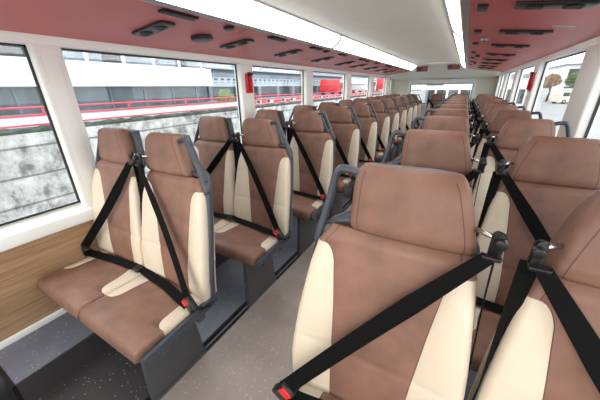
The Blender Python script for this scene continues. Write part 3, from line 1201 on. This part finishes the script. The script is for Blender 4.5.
# long white building
r = empty('office_building', (-14, 0, 0.66))
m = MB()
m.box((-10, -22, 0), (-0.4, 13.2, 7.5), M['bgrey'])
m.build('core', r)
m = MB()
m.box((-0.4, -22, 0.90), (0.9, 12.6, 1.82), M['bwhite'], 0.02)
m.build('parapet', r)
m = MB()
m.box((-0.4, -22, 0.0), (0.0, 12.9, 0.95), M['bglass'])
for i in range(22):
    m.box((-0.0, -22+i*1.62, 0.0), (0.05, -21.9+i*1.62, 0.92), M['bgrey'])
m.build('ground_floor_glazing', r)
m = MB()
m.box((-0.4, -22, 1.80), (0.1, 12.9, 3.3), M['blight'])
for i in range(24):
    m.box((0.1, -22+i*1.5, 1.8), (0.14, -21.85+i*1.5, 3.3), M['bwhite'])
for a, b in ((3.2, 5.0), (7.2, 8.0), (10.9, 11.6)):
    m.box((0.1, a, 1.8), (0.12, b, 3.3), M['bdark'])
m.build('upper_glazing', r)
m = MB()
m.box((-0.4, -22, 3.3), (0.9, 13.0, 4.6), M['bwhite'], 0.02)
m.build('upper_parapet', r)
tag(r, 'long white and glass building with a blank white parapet, behind the railing', 'building')
# grey slatted parking building
r = empty('parking_building', (-15.5, 0, 0.66))
m = MB()
m.box((-12, 14.2, 0), (-0.3, 40, 9.5), M['bgrey'])
m.build('core', r)
for lv in range(5):
    z = 0.9+lv*1.15
    m = MB()
    m.box((-0.3, 14.2, z), (0.05, 40, z+0.62), M['pbld'])
    for i in range(40):
        m.box((0.05, 14.4+i*0.64, z+0.42), (0.07, 14.72+i*0.64, z+0.54), M['bdark'])
        m.box((0.05, 14.4+i*0.64, z+0.22), (0.07, 14.60+i*0.64, z+0.30), M['bgrey'])
    m.build('slatted_band', r)
    m = MB()
    m.box((-0.3, 14.2, z+0.62), (0.0, 40, z+0.9), M['blight'])
    m.build('floor_edge', r)
m = MB()
m.box((-0.28, 14.5, 0.0), (-0.1, 39.7, 0.9), M['bdark'])
for i in range(10):
    m.box((-0.1, 14.4+i*2.8, 0.0), (0.1, 14.7+i*2.8, 0.9), M['bgrey'])
m.build('ground_floor', r)
tag(r, 'grey building with rows of small openings, beyond the white building', 'building')
r = empty('tower_block', (-20, 55, 0.66))
m = MB()
m.box((-14, -8, 0), (0, 40, 7), M['bwhite'])
m.build('core', r)
for lv in range(4):
    m = MB()
    m.box((0, -7.5, 0.9+lv*1.7), (0.1, 39, 1.7+lv*1.7), M['blight'])
    m.build('window_band', r)
tag(r, 'pale distant block with glazing bands, seen through the rear left windows', 'building')


# vehicles outside
def wheel(r, x, y, rad, ax=0):
    m = MB()
    if ax == 0:
        m.cyl((x-0.11, y, rad), (x+0.11, y, rad), rad, M['tyre'], 24, bev=0.03)
        m.cyl((x-0.12, y, rad), (x+0.12, y, rad), rad*0.55, M['alu'], 16)
    m.build('wheel', r)


def bus_vehicle(name, loc, rz, L_, Wd, H_, body, stripe, label, cat, roof=None):
    """length along y"""
    r = empty(name, loc, rz)
    m = MB()
    m.prism([(-L_/2, 0.35), (L_/2, 0.35), (L_/2, H_*0.92), (L_/2-0.15, H_), (-L_/2+0.35, H_), (-L_/2, H_*0.60)], 0, -Wd/2, Wd/2, body, 0.06)
    m.build('body', r)
    for s in (1, -1):
        m = MB()
        n = max(3, int(L_/1.5))
        w = (L_-0.9)/n
        for i in range(n):
            m.box((s*Wd/2-s*0.02, -L_/2+0.5+i*w+0.04, H_*0.50), (s*(Wd/2+0.012), -L_/2+0.5+(i+1)*w-0.04, H_*0.78), M['bdark'])
        m.build('side_windows', r)
        m = MB()
        m.box((s*Wd/2, -L_/2+0.15, H_*0.84), (s*(Wd/2+0.010), L_/2-0.15, H_*0.93), stripe)
        m.build('stripe', r)
    m = MB()
    m.prism([(-L_/2-0.015, H_*0.58), (-L_/2+0.30, H_*0.93), (-L_/2+0.33, H_*0.93), (-L_/2+0.03, H_*0.58)], 0, -Wd/2+0.12, Wd/2-0.12, M['bdark'])
    m.build('windscreen', r)
    for y in (-L_/2+1.1, L_/2-1.2):
        for s in (1, -1):
            wheel(r, s*(Wd/2-0.08), y, 0.42)
    tag(r, label, cat)
    return r


bus_vehicle('minibus', (18.3, 76.6, -2.25), math.radians(-60+0), 6.2, 2.2, 2.75, M['vcream'], M['vgreen'], 'cream minibus with a green stripe parked in the yard outside the right windows', 'minibus')
bus_vehicle('red_coach', (-12.2, 29.5, 0.66), math.radians(8), 6.0, 2.0, 1.45, M['vred'], M['bwhite'], 'red vehicle outside the left windows beyond the railing', 'vehicle')
bus_vehicle('white_van', (-12.0, 38.5, 0.66), 0, 5.0, 2.0, 1.7, M['bwhite'], M['bgrey'], 'white van further back outside the left windows', 'van')
bus_vehicle('red_van', (-12.6, 50.0, 0.66), 0, 4.8, 2.0, 1.9, M['vred'], M['vred'], 'small red van far outside the rear left windows', 'van')

# ------------------------------------------------------------------ outside, right
def block(name, x0, x1, y0, y1, z, h, label, floors, bays):
    r = empty(name, ((x0+x1)/2, (y0+y1)/2, z))
    hx, hy = (x1-x0)/2, (y1-y0)/2
    m = MB()
    m.box((-hx, -hy, 0), (hx, hy, h), M['bwhite'])
    m.box((-hx-0.3, -hy-0.3, h), (hx+0.3, hy+0.3, h+0.4), M['bgrey'])
    m.build('walls', r)
    for f in range(floors):
        for b in range(bays):
            m = MB()
            w = 2*hx/bays
            z0 = h*(f+0.35)/floors
            m.box((-hx+(b+.2)*w, -hy-0.06, z0), (-hx+(b+.8)*w, -hy, z0+h/floors*0.45), M['bdark'])
            m.build('window', r)
    tag(r, label, 'building')
    return r


block('depot_building', 19.5, 48, 92, 110, -2.25, 7.6, 'white two-storey building with dark windows behind the minibus', 2, 8)
block('low_shed', 6.0, 18.0, 118, 130, -2.25, 4.0, 'low white shed far behind the right windows', 1, 6)
for i, (x, y, h, cr) in enumerate([(16.2, 84, 5.6, 1.5), (20.5, 86, 6.2, 1.7), (25.8, 85.5, 6.6, 1.8), (31.5, 85, 6.6, 2.0), (12.5, 110, 7.2, 3.2), (-2.5, 125, 8.2, 4.2), (38.5, 84.5, 8.0, 2.6)]):
    blob_tree('tree', x, y, -2.25, h, cr, M['leaf2'] if i == 0 else M['leaf'], ['rust-coloured small tree beside the white depot building', 'green tree just right of the rust-coloured tree', 'green tree in front of the depot windows', 'green tree further right in front of the depot', 'tall green tree behind the yard, left of the depot', 'large green tree at the far end of the yard', 'tall green tree at the right end of the depot'][i], 'tree', 9, True, 20+i)
# rear backdrop building
r = empty('terminal_building', (-3, 62, -2.25))
m = MB()
m.box((-14, 0, 0), (12, 12, 9.5), M['bwhite'])
m.build('walls', r)
for f, (z0, z1) in enumerate([(0.6, 2.9), (4.6, 5.3), (7.0, 8.4)]):
    for b in range(13):
        m = MB()
        m.box((-13.8+b*2, -0.08, z0), (-12.2+b*2, 0, z1), M['blight'] if f else M['bdark'])
        m.build('window', r)
tag(r, 'white building with glazing seen through the rear window', 'building')
